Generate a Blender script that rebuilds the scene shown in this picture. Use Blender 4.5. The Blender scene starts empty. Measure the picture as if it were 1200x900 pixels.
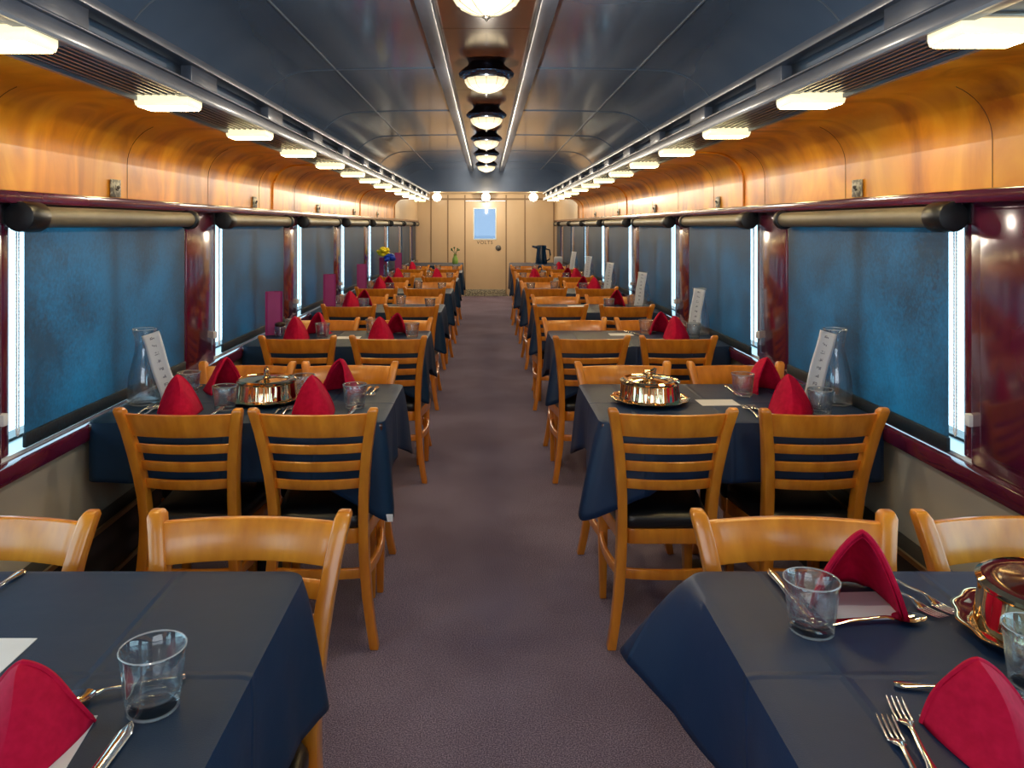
import bpy, bmesh, math, random
from mathutils import Vector, Matrix
random.seed(7)
PI = math.pi
S = bpy.context.scene
COL = S.collection
H = 1.47            # camera height
W = 1.45            # half width of the car at the side walls
ZT = 0.77           # top of the tablecloths
FPX = 900.0

# ------------------------------------------------------------------ materials
def newmat(name):
    m = bpy.data.materials.new(name); m.use_nodes = True
    nt = m.node_tree
    return m, nt, nt.nodes['Principled BSDF']
def pbr(name, col, rough=.5, metal=0, spec=.5, coat=0, emit=None, estr=0, trans=0, ior=1.45, sheen=0):
    m, nt, b = newmat(name)
    b.inputs['Base Color'].default_value = (*col, 1)
    b.inputs['Roughness'].default_value = rough
    b.inputs['Metallic'].default_value = metal
    b.inputs['Specular IOR Level'].default_value = spec
    b.inputs['Coat Weight'].default_value = coat
    b.inputs['Coat Roughness'].default_value = .12
    b.inputs['Transmission Weight'].default_value = trans
    b.inputs['IOR'].default_value = ior
    b.inputs['Sheen Weight'].default_value = sheen
    if emit:
        b.inputs['Emission Color'].default_value = (*emit, 1)
        b.inputs['Emission Strength'].default_value = estr
    return m
def nd(nt, t, **kw):
    n = nt.nodes.new(t)
    for k, v in kw.items():
        if k in n.inputs: n.inputs[k].default_value = v
        else: setattr(n, k, v)
    return n
def coords(nt, scale=(1, 1, 1), rot=(0, 0, 0)):
    tc = nd(nt, 'ShaderNodeTexCoord'); mp = nd(nt, 'ShaderNodeMapping')
    mp.inputs['Scale'].default_value = scale; mp.inputs['Rotation'].default_value = rot
    nt.links.new(tc.outputs['Object'], mp.inputs['Vector'])
    return mp.outputs['Vector']
def ramp(nt, fac, stops):
    r = nd(nt, 'ShaderNodeValToRGB'); e = r.color_ramp.elements
    while len(e) < len(stops): e.new(.5)
    for el, (p, c) in zip(e, stops):
        el.position = p; el.color = (*c, 1)
    nt.links.new(fac, r.inputs['Fac'])
    return r.outputs['Color']
def noisy(name, stops, scale=(1, 1, 1), nscale=5, detail=4, rough=.5, bump=0, coat=0, spec=.5, metal=0, distort=0, sheen=0):
    m, nt, b = newmat(name)
    v = coords(nt, scale)
    n = nd(nt, 'ShaderNodeTexNoise', Scale=nscale, Detail=detail, Distortion=distort)
    nt.links.new(v, n.inputs['Vector'])
    nt.links.new(ramp(nt, n.outputs['Fac'], stops), b.inputs['Base Color'])
    b.inputs['Roughness'].default_value = rough; b.inputs['Coat Weight'].default_value = coat
    b.inputs['Coat Roughness'].default_value = .15
    b.inputs['Specular IOR Level'].default_value = spec; b.inputs['Metallic'].default_value = metal
    b.inputs['Sheen Weight'].default_value = sheen
    if bump:
        bp = nd(nt, 'ShaderNodeBump', Strength=bump, Distance=.01)
        nt.links.new(n.outputs['Fac'], bp.inputs['Height']); nt.links.new(bp.outputs['Normal'], b.inputs['Normal'])
    return m

M = {}
M['chair_wood'] = noisy('chair_wood', [(.3, (.56, .165, .011)), (.7, (.78, .285, .024))], (6, 6, 1.2), 4, 3, .28, coat=.45)
M['panel_wood'] = noisy('panel_wood', [(.30, (.36, .092, .004)), (.5, (.76, .285, .010)), (.70, (.95, .45, .030))], (1.5, 1.6, .7), 2.2, 6, .34, bump=.05, coat=.12, distort=1.2)
M['dark_wood'] = noisy('dark_wood', [(.3, (.045, .014, .006)), (.7, (.11, .035, .014))], (5, .8, 1), 3, 5, .16, coat=.6)
M['ceiling_paint'] = noisy('ceiling_paint', [(.3, (.125, .19, .30)), (.7, (.165, .235, .35))], (1, 1, 1), 1.5, 2, .12, coat=.9, bump=.02, spec=.9)
M['duct_paint'] = noisy('duct_paint', [(.3, (.060, .075, .11)), (.7, (.10, .12, .16))], (3, 1, 3), 4, 3, .36, coat=.2)
M['duct_back'] = pbr('duct_back', (.20, .25, .32), .6)
M['seam'] = pbr('seam_strip', (.16, .20, .26), .3)
M['void'] = pbr('vent_void', (.004, .004, .006), .9)
M['maroon'] = noisy('maroon_paint', [(.3, (.075, .006, .026)), (.7, (.115, .010, .038))], (2, 2, 2), 3, 3, .14, coat=.7)
M['cream'] = noisy('cream_wall', [(.3, (.44, .38, .29)), (.7, (.50, .44, .34))], (1, 1, 1), 2, 3, .45)
M['beige'] = noisy('beige_panel', [(.3, (.58, .42, .25)), (.7, (.64, .48, .30))], (1, 1, .4), 2, 3, .35, coat=.2)
M['groove'] = pbr('panel_groove', (.25, .16, .09), .6)
M['groove_dark'] = pbr('panel_joint', (.10, .03, .008), .5)
M['heater'] = noisy('heater_black', [(.3, (.010, .009, .009)), (.7, (.022, .019, .017))], (2, 2, 2), 6, 3, .3)
M['brass'] = pbr('brass_edge', (.45, .34, .18), .35, 1)
M['white_sill'] = pbr('white_sill', (.75, .85, .9), .4)
M['black_plastic'] = pbr('black_plastic', (.008, .010, .014), .35)
M['roller'] = noisy('roller_fabric', [(.3, (.15, .13, .095)), (.7, (.19, .165, .12))], (1, 1, 1), 9, 2, .45)
M['vinyl'] = pbr('black_vinyl', (.008, .009, .012), .32, spec=.6)
M['napkin'] = noisy('red_linen', [(.3, (.45, .002, .032)), (.7, (.56, .005, .046))], (1, 1, 1), 60, 2, .75, bump=.04, spec=.15)
M['magenta'] = noisy('magenta_cover', [(.3, (.30, .018, .16)), (.7, (.36, .028, .20))], (1, 1, 1), 5, 2, .4)
M['paper'] = noisy('white_card', [(.3, (.70, .70, .72)), (.7, (.78, .78, .80))], (1, 1, 1), 8, 2, .6)
M['steel'] = pbr('polished_cutlery', (.78, .77, .75), .12, 1)
M['silver'] = noisy('silver_warm_reflection', [(.3, (.86, .62, .34)), (.7, (.93, .74, .47))], (1, 1, 1), 12, 2, .07, metal=1)  # silver with the wood's orange reflection mixed into its base colour
M['chrome'] = pbr('lamp_chrome', (.22, .28, .38), .15, 1)
M['lamp_glass'] = pbr('lamp_glass', (.85, .75, .55), .35, emit=(1, .80, .48), estr=.95)
M['globe'] = pbr('globe_light', (1, .95, .85), .4, emit=(1, .90, .68), estr=12)
M['strip_light'] = pbr('strip_diffuser', (1, .9, .6), .4, emit=(1, .76, .35), estr=44)
M['strip_lens'] = noisy('strip_lens', [(.3, (.8, .7, .45)), (.7, (.9, .85, .7))], (1, 1, 1), 9, 2, .3)
_b = M['strip_lens'].node_tree.nodes['Principled BSDF']; _b.inputs['Emission Color'].default_value = (1, .86, .52, 1); _b.inputs['Emission Strength'].default_value = 1.1
M['lamp_frame'] = pbr('lamp_frame', (.45, .42, .36), .3, .8)
M['navy_item'] = pbr('navy_enamel', (.004, .020, .055), .25, coat=.4)
M['green'] = pbr('green_glaze', (.30, .50, .10), .35)
M['yellow'] = noisy('yellow_petals', [(.3, (.75, .55, .0)), (.7, (.9, .75, .02))], (1, 1, 1), 40, 2, .6)
M['blue'] = noisy('blue_petals', [(.3, (.0, .03, .45)), (.7, (.01, .08, .65))], (1, 1, 1), 40, 2, .6)
M['stem'] = pbr('green_stem', (.04, .14, .03), .6)
M['letter'] = pbr('black_lettering', (.02, .015, .012), .6)
M['plate_metal'] = noisy('plate_metal', [(.45, (.45, .42, .30)), (.55, (.12, .11, .09))], (1, 1, 1), 55, 2, .4)
M['pewter'] = pbr('pewter_lock', (.16, .15, .14), .35, .8)
M['brown_sugar'] = pbr('dark_jar_lid', (.03, .012, .008), .5)
M['tag'] = pbr('white_tag', (.8, .8, .82), .6)

def carpet():
    m, nt, b = newmat('carpet')
    v = coords(nt)
    n1 = nd(nt, 'ShaderNodeTexNoise', Scale=260, Detail=3); nt.links.new(v, n1.inputs['Vector'])
    n2 = nd(nt, 'ShaderNodeTexNoise', Scale=1.6, Detail=4); nt.links.new(v, n2.inputs['Vector'])
    c1 = ramp(nt, n1.outputs['Fac'], [(.32, (.065, .052, .088)), (.5, (.18, .150, .225)), (.68, (.39, .335, .45))])
    mx = nd(nt, 'ShaderNodeMix', data_type='RGBA', blend_type='MULTIPLY'); mx.inputs['Factor'].default_value = .75
    nt.links.new(c1, mx.inputs[6]); nt.links.new(ramp(nt, n2.outputs['Fac'], [(.35, (.62, .58, .60)), (.65, (1, 1, 1))]), mx.inputs[7])
    nt.links.new(mx.outputs[2], b.inputs['Base Color'])
    b.inputs['Roughness'].default_value = .95; b.inputs['Specular IOR Level'].default_value = .15
    bp = nd(nt, 'ShaderNodeBump', Strength=.5, Distance=.004)
    nt.links.new(n1.outputs['Fac'], bp.inputs['Height']); nt.links.new(bp.outputs['Normal'], b.inputs['Normal'])
    return m
M['carpet'] = carpet()

def cloth_mat(name, col, rough, spec):
    m, nt, b = newmat(name)
    tc = nd(nt, 'ShaderNodeTexCoord'); sp = nd(nt, 'ShaderNodeSeparateXYZ')
    nt.links.new(tc.outputs['Object'], sp.inputs[0])
    def line(out, off, per):
        a = nd(nt, 'ShaderNodeMath', operation='ADD'); a.inputs[1].default_value = off; nt.links.new(out, a.inputs[0])
        p = nd(nt, 'ShaderNodeMath', operation='PINGPONG'); p.inputs[1].default_value = per; nt.links.new(a.outputs[0], p.inputs[0])
        r = nd(nt, 'ShaderNodeMapRange'); r.inputs['From Min'].default_value = 0; r.inputs['From Max'].default_value = .012
        r.inputs['To Min'].default_value = 1; r.inputs['To Max'].default_value = 0; r.interpolation_type = 'SMOOTHSTEP'
        nt.links.new(p.outputs[0], r.inputs['Value']); return r.outputs[0]
    lx = line(sp.outputs[0], .04, .16); ly = line(sp.outputs[1], .03, .19)
    ad = nd(nt, 'ShaderNodeMath', operation='MAXIMUM'); nt.links.new(lx, ad.inputs[0]); nt.links.new(ly, ad.inputs[1])
    n = nd(nt, 'ShaderNodeTexNoise', Scale=5, Detail=3); nt.links.new(tc.outputs['Object'], n.inputs['Vector'])
    n2 = nd(nt, 'ShaderNodeTexNoise', Scale=500, Detail=1); nt.links.new(tc.outputs['Object'], n2.inputs['Vector'])
    a2 = nd(nt, 'ShaderNodeMath', operation='MULTIPLY_ADD'); nt.links.new(n.outputs['Fac'], a2.inputs[0]); a2.inputs[1].default_value = 1.3
    nt.links.new(ad.outputs[0], a2.inputs[2])
    a3 = nd(nt, 'ShaderNodeMath', operation='MULTIPLY_ADD'); nt.links.new(n2.outputs['Fac'], a3.inputs[0]); a3.inputs[1].default_value = .12
    nt.links.new(a2.outputs[0], a3.inputs[2])
    bp = nd(nt, 'ShaderNodeBump', Strength=.35, Distance=.008)
    nt.links.new(a3.outputs[0], bp.inputs['Height']); nt.links.new(bp.outputs['Normal'], b.inputs['Normal'])
    b.inputs['Base Color'].default_value = (*col, 1); b.inputs['Roughness'].default_value = rough
    b.inputs['Specular IOR Level'].default_value = spec; b.inputs['Sheen Weight'].default_value = .0
    b.inputs['Sheen Tint'].default_value = (.5, .65, 1, 1)
    return m
M['cloth_left'] = cloth_mat('navy_cloth', (.004, .026, .070), .5, .3)
M['cloth_right'] = cloth_mat('navy_cloth_lit', (.005, .024, .075), .48, .42)  # same navy cloth, light on this side put into colour and sheen

def blind_mat():
    m, nt, b = newmat('blue_mesh_blind')
    nt.nodes.remove(b); out = nt.nodes['Material Output']
    v = coords(nt)
    n = nd(nt, 'ShaderNodeTexNoise', Scale=90, Detail=2); nt.links.new(v, n.inputs['Vector'])
    n3 = nd(nt, 'ShaderNodeTexNoise', Scale=3.0, Detail=4); nt.links.new(v, n3.inputs['Vector'])
    mxf = nd(nt, 'ShaderNodeMath', operation='MULTIPLY_ADD'); nt.links.new(n3.outputs['Fac'], mxf.inputs[0]); mxf.inputs[1].default_value = .6
    hf = nd(nt, 'ShaderNodeMath', operation='MULTIPLY'); nt.links.new(n.outputs['Fac'], hf.inputs[0]); hf.inputs[1].default_value = .4
    nt.links.new(hf.outputs[0], mxf.inputs[2])
    col = ramp(nt, mxf.outputs[0], [(.38, (.0002, .012, .021)), (.62, (.0012, .047, .080))])
    tr = nd(nt, 'ShaderNodeBsdfTranslucent'); 
    # an open weave passes less light the more obliquely it is crossed
    lw = nd(nt, 'ShaderNodeLayerWeight'); lw.inputs[0].default_value = .5
    mr = nd(nt, 'ShaderNodeMapRange'); mr.inputs['From Min'].default_value = .5; mr.inputs['From Max'].default_value = .88
    mr.inputs['To Min'].default_value = 1; mr.inputs['To Max'].default_value = .14; nt.links.new(lw.outputs['Facing'], mr.inputs['Value'])
    vm = nd(nt, 'ShaderNodeVectorMath', operation='SCALE'); nt.links.new(col, vm.inputs[0]); nt.links.new(mr.outputs[0], vm.inputs['Scale'])
    nt.links.new(vm.outputs[0], tr.inputs['Color'])
    df = nd(nt, 'ShaderNodeBsdfPrincipled'); df.inputs['Base Color'].default_value = (.008, .018, .028, 1)
    df.inputs['Roughness'].default_value = .5
    ad = nd(nt, 'ShaderNodeAddShader'); nt.links.new(tr.outputs[0], ad.inputs[0]); nt.links.new(df.outputs[0], ad.inputs[1])
    nt.links.new(ad.outputs[0], out.inputs['Surface'])
    return m
M['blind'] = blind_mat()

def pane_mat(name, tint=(.9, .97, 1)):
    m, nt, b = newmat(name); nt.nodes.remove(b); out = nt.nodes['Material Output']
    t = nd(nt, 'ShaderNodeBsdfTransparent'); t.inputs[0].default_value = (*tint, 1)
    g = nd(nt, 'ShaderNodeBsdfGlossy'); g.inputs['Roughness'].default_value = .02
    lw = nd(nt, 'ShaderNodeLayerWeight'); lw.inputs[0].default_value = .5
    pw = nd(nt, 'ShaderNodeMath', operation='POWER'); pw.inputs[1].default_value = 4; nt.links.new(lw.outputs['Facing'], pw.inputs[0])
    f = nd(nt, 'ShaderNodeMath', operation='MULTIPLY_ADD'); f.inputs[1].default_value = .5; f.inputs[2].default_value = .04; nt.links.new(pw.outputs[0], f.inputs[0])
    mx = nd(nt, 'ShaderNodeMixShader'); nt.links.new(f.outputs[0], mx.inputs[0]); nt.links.new(t.outputs[0], mx.inputs[1]); nt.links.new(g.outputs[0], mx.inputs[2])
    nt.links.new(mx.outputs[0], out.inputs['Surface'])
    return m
M['glass_glint'] = pbr('glass_glint', (.80, .86, .92), .08, spec=1); M['glass_glint'].node_tree.nodes['Principled BSDF'].inputs['Alpha'].default_value = .32  # pale see-through coat that imitates bright glints on glass edges
M['pane'] = pane_mat('window_pane')
M['door_pane'] = pane_mat('door_pane', (.33, .36, .42))
def glass_mat():
    m, nt, b = newmat('clear_glass'); out = nt.nodes['Material Output']
    b.inputs['Base Color'].default_value = (.97, .99, 1, 1); b.inputs['Roughness'].default_value = .01
    b.inputs['Transmission Weight'].default_value = 1; b.inputs['IOR'].default_value = 1.45
    t = nd(nt, 'ShaderNodeBsdfTransparent'); t.inputs[0].default_value = (.95, .98, 1, 1)
    g = nd(nt, 'ShaderNodeBsdfGlossy'); g.inputs['Roughness'].default_value = .04
    lw = nd(nt, 'ShaderNodeLayerWeight'); lw.inputs[0].default_value = .5
    pw = nd(nt, 'ShaderNodeMath', operation='POWER'); pw.inputs[1].default_value = 2.6; nt.links.new(lw.outputs['Facing'], pw.inputs[0])
    f = nd(nt, 'ShaderNodeMath', operation='MULTIPLY_ADD'); f.inputs[1].default_value = .85; f.inputs[2].default_value = .10; nt.links.new(pw.outputs[0], f.inputs[0])
    mx = nd(nt, 'ShaderNodeMixShader'); nt.links.new(f.outputs[0], mx.inputs[0]); nt.links.new(t.outputs[0], mx.inputs[1]); nt.links.new(g.outputs[0], mx.inputs[2])
    m2 = nd(nt, 'ShaderNodeMixShader'); m2.inputs[0].default_value = .25; nt.links.new(mx.outputs[0], m2.inputs[1]); nt.links.new(b.outputs[0], m2.inputs[2])
    nt.links.new(m2.outputs[0], out.inputs['Surface'])
    return m
M['glass'] = glass_mat()

def card_mat():
    m, nt, b = newmat('printed_card')
    v = coords(nt, (1, 1, 1))
    tc = nd(nt, 'ShaderNodeTexCoord'); sp = nd(nt, 'ShaderNodeSeparateXYZ'); nt.links.new(tc.outputs['Object'], sp.inputs[0])
    n = nd(nt, 'ShaderNodeTexNoise', Scale=140, Detail=2); nt.links.new(v, n.inputs['Vector'])
    px = nd(nt, 'ShaderNodeMath', operation='ABSOLUTE'); nt.links.new(sp.outputs[0], px.inputs[0])
    inx = nd(nt, 'ShaderNodeMath', operation='LESS_THAN'); inx.inputs[1].default_value = .009; nt.links.new(px.outputs[0], inx.inputs[0])
    pz = nd(nt, 'ShaderNodeMath', operation='PINGPONG'); pz.inputs[1].default_value = .0155; nt.links.new(sp.outputs[2], pz.inputs[0])
    inz = nd(nt, 'ShaderNodeMath', operation='LESS_THAN'); inz.inputs[1].default_value = .006; nt.links.new(pz.outputs[0], inz.inputs[0])
    nn = nd(nt, 'ShaderNodeMath', operation='GREATER_THAN'); nn.inputs[1].default_value = .50; nt.links.new(n.outputs['Fac'], nn.inputs[0])
    m1 = nd(nt, 'ShaderNodeMath', operation='MULTIPLY'); nt.links.new(inx.outputs[0], m1.inputs[0]); nt.links.new(inz.outputs[0], m1.inputs[1])
    m2 = nd(nt, 'ShaderNodeMath', operation='MULTIPLY'); nt.links.new(m1.outputs[0], m2.inputs[0]); nt.links.new(nn.outputs[0], m2.inputs[1])
    nt.links.new(ramp(nt, m2.outputs[0], [(0, (.80, .80, .84)), (1, (.30, .30, .36))]), b.inputs['Base Color'])
    b.inputs['Roughness'].default_value = .5
    return m
M['card'] = card_mat()

# ------------------------------------------------------------------ mesh helpers
class MB:
    def __init__(s): s.bm = bmesh.new()
    def face(s, vs):
        try: return s.bm.faces.new(vs)
        except ValueError: return None
    def loft(s, rings, closed=True, cap=True, loop=False):
        R = [[s.bm.verts.new(p) for p in r] for r in rings]
        n = len(R[0]); k = len(R)
        for i in range(k if loop else k - 1):
            a, b = R[i], R[(i + 1) % k]
            for j in range(n if closed else n - 1):
                s.face([a[j], a[(j + 1) % n], b[(j + 1) % n], b[j]])
        if cap and closed and not loop:
            s.face(R[0][::-1]); s.face(R[-1])
        return s
    def box(s, x0, x1, y0, y1, z0, z1):
        return s.loft([[(x0, y0, z), (x1, y0, z), (x1, y1, z), (x0, y1, z)] for z in (z0, z1)])
    def tube(s, pts, r, seg=10, cap=True):
        pts = [Vector(p) for p in pts]; rings = []
        rr = r if isinstance(r, (list, tuple)) else [r] * len(pts)
        up = Vector((0, 0, 1))
        for i, p in enumerate(pts):
            d = (pts[min(i + 1, len(pts) - 1)] - pts[max(i - 1, 0)]).normalized()
            a = up if abs(d.z) < .9 else Vector((1, 0, 0))
            u = d.cross(a).normalized(); v = u.cross(d)
            rings.append([p + (u * math.cos(2 * PI * j / seg) + v * math.sin(2 * PI * j / seg)) * rr[i] for j in range(seg)])
        return s.loft(rings, cap=cap)
    def lathe(s, prof, seg=32, c=(0, 0, 0), mod=None, cap=True):
        rings = []
        for (r, z) in prof:
            rings.append([(c[0] + r * (mod(2 * PI * j / seg, r, z) if mod else 1) * math.cos(2 * PI * j / seg),
                           c[1] + r * (mod(2 * PI * j / seg, r, z) if mod else 1) * math.sin(2 * PI * j / seg), c[2] + z) for j in range(seg)])
        return s.loft(rings, cap=cap)
    def grid(s, f, nu, nv):
        return s.loft([[f(i / nu, j / nv) for j in range(nv + 1)] for i in range(nu + 1)], closed=False)
    def sphere(s, c, r, seg=14, rings=8, sz=1):
        prof = [(max(r * math.sin(PI * i / rings), 1e-4), -r * sz * math.cos(PI * i / rings)) for i in range(rings + 1)]
        return s.lathe(prof, seg, c)
    def build(s, name, mat, parent=None, bevel=0, smooth=True, angle=38, loc=None, seg=2):
        bm = s.bm
        bmesh.ops.remove_doubles(bm, verts=bm.verts, dist=1e-5)
        bmesh.ops.recalc_face_normals(bm, faces=bm.faces)
        if bevel:
            es = [e for e in bm.edges if len(e.link_faces) == 2 and e.calc_face_angle(0) > math.radians(40)]
            bmesh.ops.bevel(bm, geom=es, offset=bevel, segments=seg, affect='EDGES', profile=.5, clamp_overlap=True)
        me = bpy.data.meshes.new(name); bm.to_mesh(me); bm.free()
        if smooth:
            for p in me.polygons: p.use_smooth = True
            me.set_sharp_from_angle(angle=math.radians(angle))
        me.materials.append(mat if not isinstance(mat, str) else M[mat])
        o = bpy.data.objects.new(name, me); COL.objects.link(o)
        if parent: o.parent = parent
        if loc: o.location = loc
        return o
def tag(o, label, cat, group=None):
    o['label'] = label; o['category'] = cat
    if group: o['group'] = group
    return o
def struct(o):
    o['kind'] = 'structure'; return o
def empty(name, loc=(0, 0, 0), rz=0):
    o = bpy.data.objects.new(name, None); COL.objects.link(o); o.empty_display_size = .05
    o.location = loc; o.rotation_euler = (0, 0, rz); return o
def copy_tree(o, parent=None):
    c = o.copy(); COL.objects.link(c)
    if parent: c.parent = parent
    for ch in list(o.children): copy_tree(ch, c)
    return c
class Proto:
    """first use hands out the original, later uses hand out copies"""
    def __init__(s, maker): s.maker = maker; s.o = None
    def put(s, loc, rz, label, cat, group=None, scale=None):
        if s.o is None: s.o = o = s.maker()
        else: o = copy_tree(s.o)
        o.location = loc; o.rotation_euler = (0, 0, rz)
        if scale: o.scale = (scale,) * 3
        if 'group' in o: del o['group']
        return tag(o, label, cat, group)

# ------------------------------------------------------------------ setting
YB, YE = -2.6, 15.95          # back and far ends of the car
PITCH = 1.79
EDGE0 = 2.30                  # far edge of the nearest visible post
PW = .44
struct(MB().box(-1.7, 1.7, YB, YE + .1, -.06, 0).build('floor', 'carpet', smooth=False))

def prof_x(side, pts): return [(side * x, z) for x, z in pts]
def extrude(mb, prof, y0, y1, ny=1, closed=False):
    return mb.loft([[(x, y0 + (y1 - y0) * i / ny, z) for x, z in prof] for i in range(ny + 1)], closed=closed, cap=closed)

# ceiling vault
def arc(cx, cz, rx, rz, a0, a1, n):
    return [(cx + rx * math.cos(math.radians(a0 + (a1 - a0) * i / n)), cz + rz * math.sin(math.radians(a0 + (a1 - a0) * i / n))) for i in range(n + 1)]
CZ = 2.46
right = [(.30, CZ)] + [(.30 + .75 * i / 5, CZ - .012 * (i / 5) ** 2) for i in range(1, 6)] + arc(1.07, CZ - .33, .38, .318, 88, 0, 12)[1:] + [(1.45, 1.9)]
ceil = MB()
for sd in (1, -1):
    extrude(ceil, [(x * sd, z) for x, z in right], YB, 13.5, 14)
struct(ceil.build('ceiling', 'ceiling_paint', angle=60))
struct(MB().box(-1.6, 1.6, YB, 13.5, 2.53, 2.56).build('ceiling_roof', 'void', smooth=False))
# dark wood centre panel and the two beams beside it
st = MB(); ypan = [YB] + [3.92 + 1.77 * k for k in range(-3, 6)] + [13.5]
ypan = sorted(ypan)
for a, b in zip(ypan[:-1], ypan[1:]):
    if b > a + .02: st.box(-.235, .235, a + .004, b - .004, 2.475, 2.49)
struct(st.build('ceiling_center_panel', 'dark_wood', smooth=False))
for n, sd in (('trim_1', -1), ('trim_2', 1)):
    struct(MB().box(min(sd * .232, sd * .308), max(sd * .232, sd * .308), YB, 13.5, 2.415, 2.492).build(n, 'duct_paint', bevel=.008))
# seams
sm = MB()
for sd in (1, -1):
    sm.box(min(sd * .946, sd * .954), max(sd * .946, sd * .954), YB, 13.5, CZ - .014, CZ - .006)
    for k in range(-2, 6):
        y = 3.05 + 1.785 * k
        pts = [(x * sd, y, z - .002) for x, z in right[:-1]]
        sm.tube(pts, .0045, 6)
struct(sm.build('trim_3', 'seam'))
# far header and the lower ceiling behind it
hd = MB()
prof = [(-1.45, 2.06), (1.45, 2.06), (1.45, 2.5), (-1.45, 2.5)]
hd.loft([[(x, y, z) for x, z in prof] for y in (13.5, 13.56)])
struct(hd.build('ceiling_header', 'ceiling_paint', smooth=False))
struct(MB().box(-1.6, 1.6, 13.56, YE + .1, 2.12, 2.16).build('ceiling_vestibule', 'beige', smooth=False))

# ledges, lower walls, posts, jambs, windows
def sidewall(side, nm):
    s = lambda a, b: (min(side * a, side * b), max(side * a, side * b))
    lo = MB(); lo.box(*s(W, W + .05), YB, YE, 0, .72); lo.box(*s(W + .05, W + .20), YB, YE, 0, .745)
    struct(lo.build('wall_' + nm, 'cream', smooth=False))
    ps = MB()
    edges = [EDGE0 + PITCH * k for k in range(-2, 8)]
    spans = []
    prev = YB
    for e in edges:
        ps.box(*s(W, W + .17), max(e - PW, YB), e, .755, 1.57)
        ps.box(*s(W + .006, W + .03), e, e + .045, .766, 1.54)
        # raised flat plate in the middle of each post
        ps.box(*s(W - .006, W + .01), max(e - PW, YB) + .05, e - .05, .80, 1.52)
        spans.append((e, min(e + PITCH - PW, YE - .35)))
    ps.box(*s(W, W + .17), YE - .35, YE, .755, 1.57)
    ps.box(*s(W, W + .17), YB, edges[0] - PW, .755, 1.57)
    struct(ps.build('wall_%s_posts' % nm, 'maroon', bevel=.006))
    lg = MB(); lg.box(*s(W - .035, W + .04), YB, YE, .700, .755)
    struct(lg.build('trim_%d' % (4 if side < 0 else 5), 'maroon', bevel=.008))
    tp = MB(); tp.box(*s(W - .045, W + .17), YB, YE, 1.535, 1.575)
    struct(tp.build('trim_%d' % (6 if side < 0 else 7), 'maroon', bevel=.008))
    ht = MB(); ht.box(*s(W - .085, W), YB, YE, .0, .40)
    struct(ht.build('trim_%d' % (8 if side < 0 else 9), 'heater', bevel=.01))
    br = MB(); br.box(*s(W - .094, W - .084), YB, YE, .195, .212); br.box(*s(W - .090, W - .08), YB, YE, .385, .402)
    struct(br.build('trim_%d' % (10 if side < 0 else 11), 'brass'))
    return [(max(a, YB), b) for a, b in spans]
spansL = sidewall(-1, 'left'); spansR = sidewall(1, 'right')

def upper_wall(side, nm):
    pr = [(W, 1.57), (W, 1.72)] + arc(W - .17, 1.715, .17, .165, 0, 90, 12) + [(1.14, 1.885)]
    mb = MB()
    extrude(mb, [(side * x, z) for x, z in pr], YB, 12.05, 60)
    struct(mb.build('wall_%s_upper' % nm, 'panel_wood', angle=60))
    b2 = MB(); s = lambda a, b: (min(side * a, side * b), max(side * a, side * b))
    b2.box(*s(W - .02, W + .05), 12.05, YE, 1.57, 2.12)
    struct(b2.build('wall_%s_end' % nm, 'beige', smooth=False))
    rb = MB()
    for k in range(-1, 5):
        y = (5.2 if side < 0 else 4.32) + 3.6 * k
        if -2.5 < y < 12: rb.tube([(side * (x - .004), y, z - .003) for x, z in pr], .006, 6)
    jn = MB()
    for k in range(14):
        y = .4 + .9 * k
        if y < 12: jn.tube([(side * (x - .0002), y, z - .0002) for x, z in pr[:12]], .0013, 6)
    struct(jn.build('trim_%d' % (22 if side < 0 else 23), 'groove_dark'))
    struct(rb.build('trim_%d' % (12 if side < 0 else 13), 'panel_wood'))
    # air duct shelf: slab, inner rails and the blocks between them
    y0, y1 = YB, 12.9
    du = MB()
    du.box(*s(.958, 1.0), y0, y1, 1.888, 1.930)
    du.box(*s(.950, 1.0), y0, y1, 1.930, 1.938)
    du.box(*s(.945, 1.0), y0, y1, 1.992, 2.018)
    du.box(*s(1.0, W), y0, y1, 1.905, 1.912)
    bk = MB(); bk.box(*s(1.03, 1.04), y0, y1, 1.912, 2.03)
    struct(bk.build('trim_%d' % (20 if side < 0 else 21), 'duct_back'))
    for k in range(-4, 13):
        y = 1.62 + .885 * k
        if y > y0: du.box(*s(.962, .998), y, y + .24, 1.930, 1.995)
    struct(du.build('trim_%d' % (14 if side < 0 else 15), 'duct_paint', bevel=.003))
    tl = MB(); tl.box(*s(.952, .960), y0, y1, 1.884, 1.892); tl.box(*s(1.135, 1.15), y0, y1, 1.876, 1.89)
    struct(tl.build('trim_%d' % (16 if side < 0 else 17), 'seam'))
upper_wall(-1, 'left'); upper_wall(1, 'right')

# end walls
ew = MB(); ew.box(-1.6, -.44, YE, YE + .06, 0, 2.5); ew.box(.405, 1.6, YE, YE + .06, 0, 2.5); ew.box(-.44, .405, YE, YE + .06, 1.98, 2.5)
struct(ew.build('wall_far', 'beige', smooth=False))
gr = MB()
for x in (-1.15, -.80, -.445, .41, .80, 1.40): gr.box(x - .012, x + .012, YE - .008, YE + .01, 0, 2.1)
gr.box(-1.45, 1.45, YE - .02, YE + .01, 1.995, 2.03)
struct(gr.build('trim_18', 'groove'))
struct(MB().box(-.47, .44, YE - .03, YE + .09, 0, .035).build('trim_19', 'plate_metal', bevel=.004))  # threshold added to stop light leaking under the door
dr = struct(empty('door_1', (-.018, YE + .01, 0)))
d = MB(); w2 = .42
wx0, wx1, wz0, wz1 = -.235, .205, 1.19, 1.81
d.box(-w2, wx0, 0, .04, .03, 1.975); d.box(wx1, w2, 0, .04, .03, 1.975)
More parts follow.
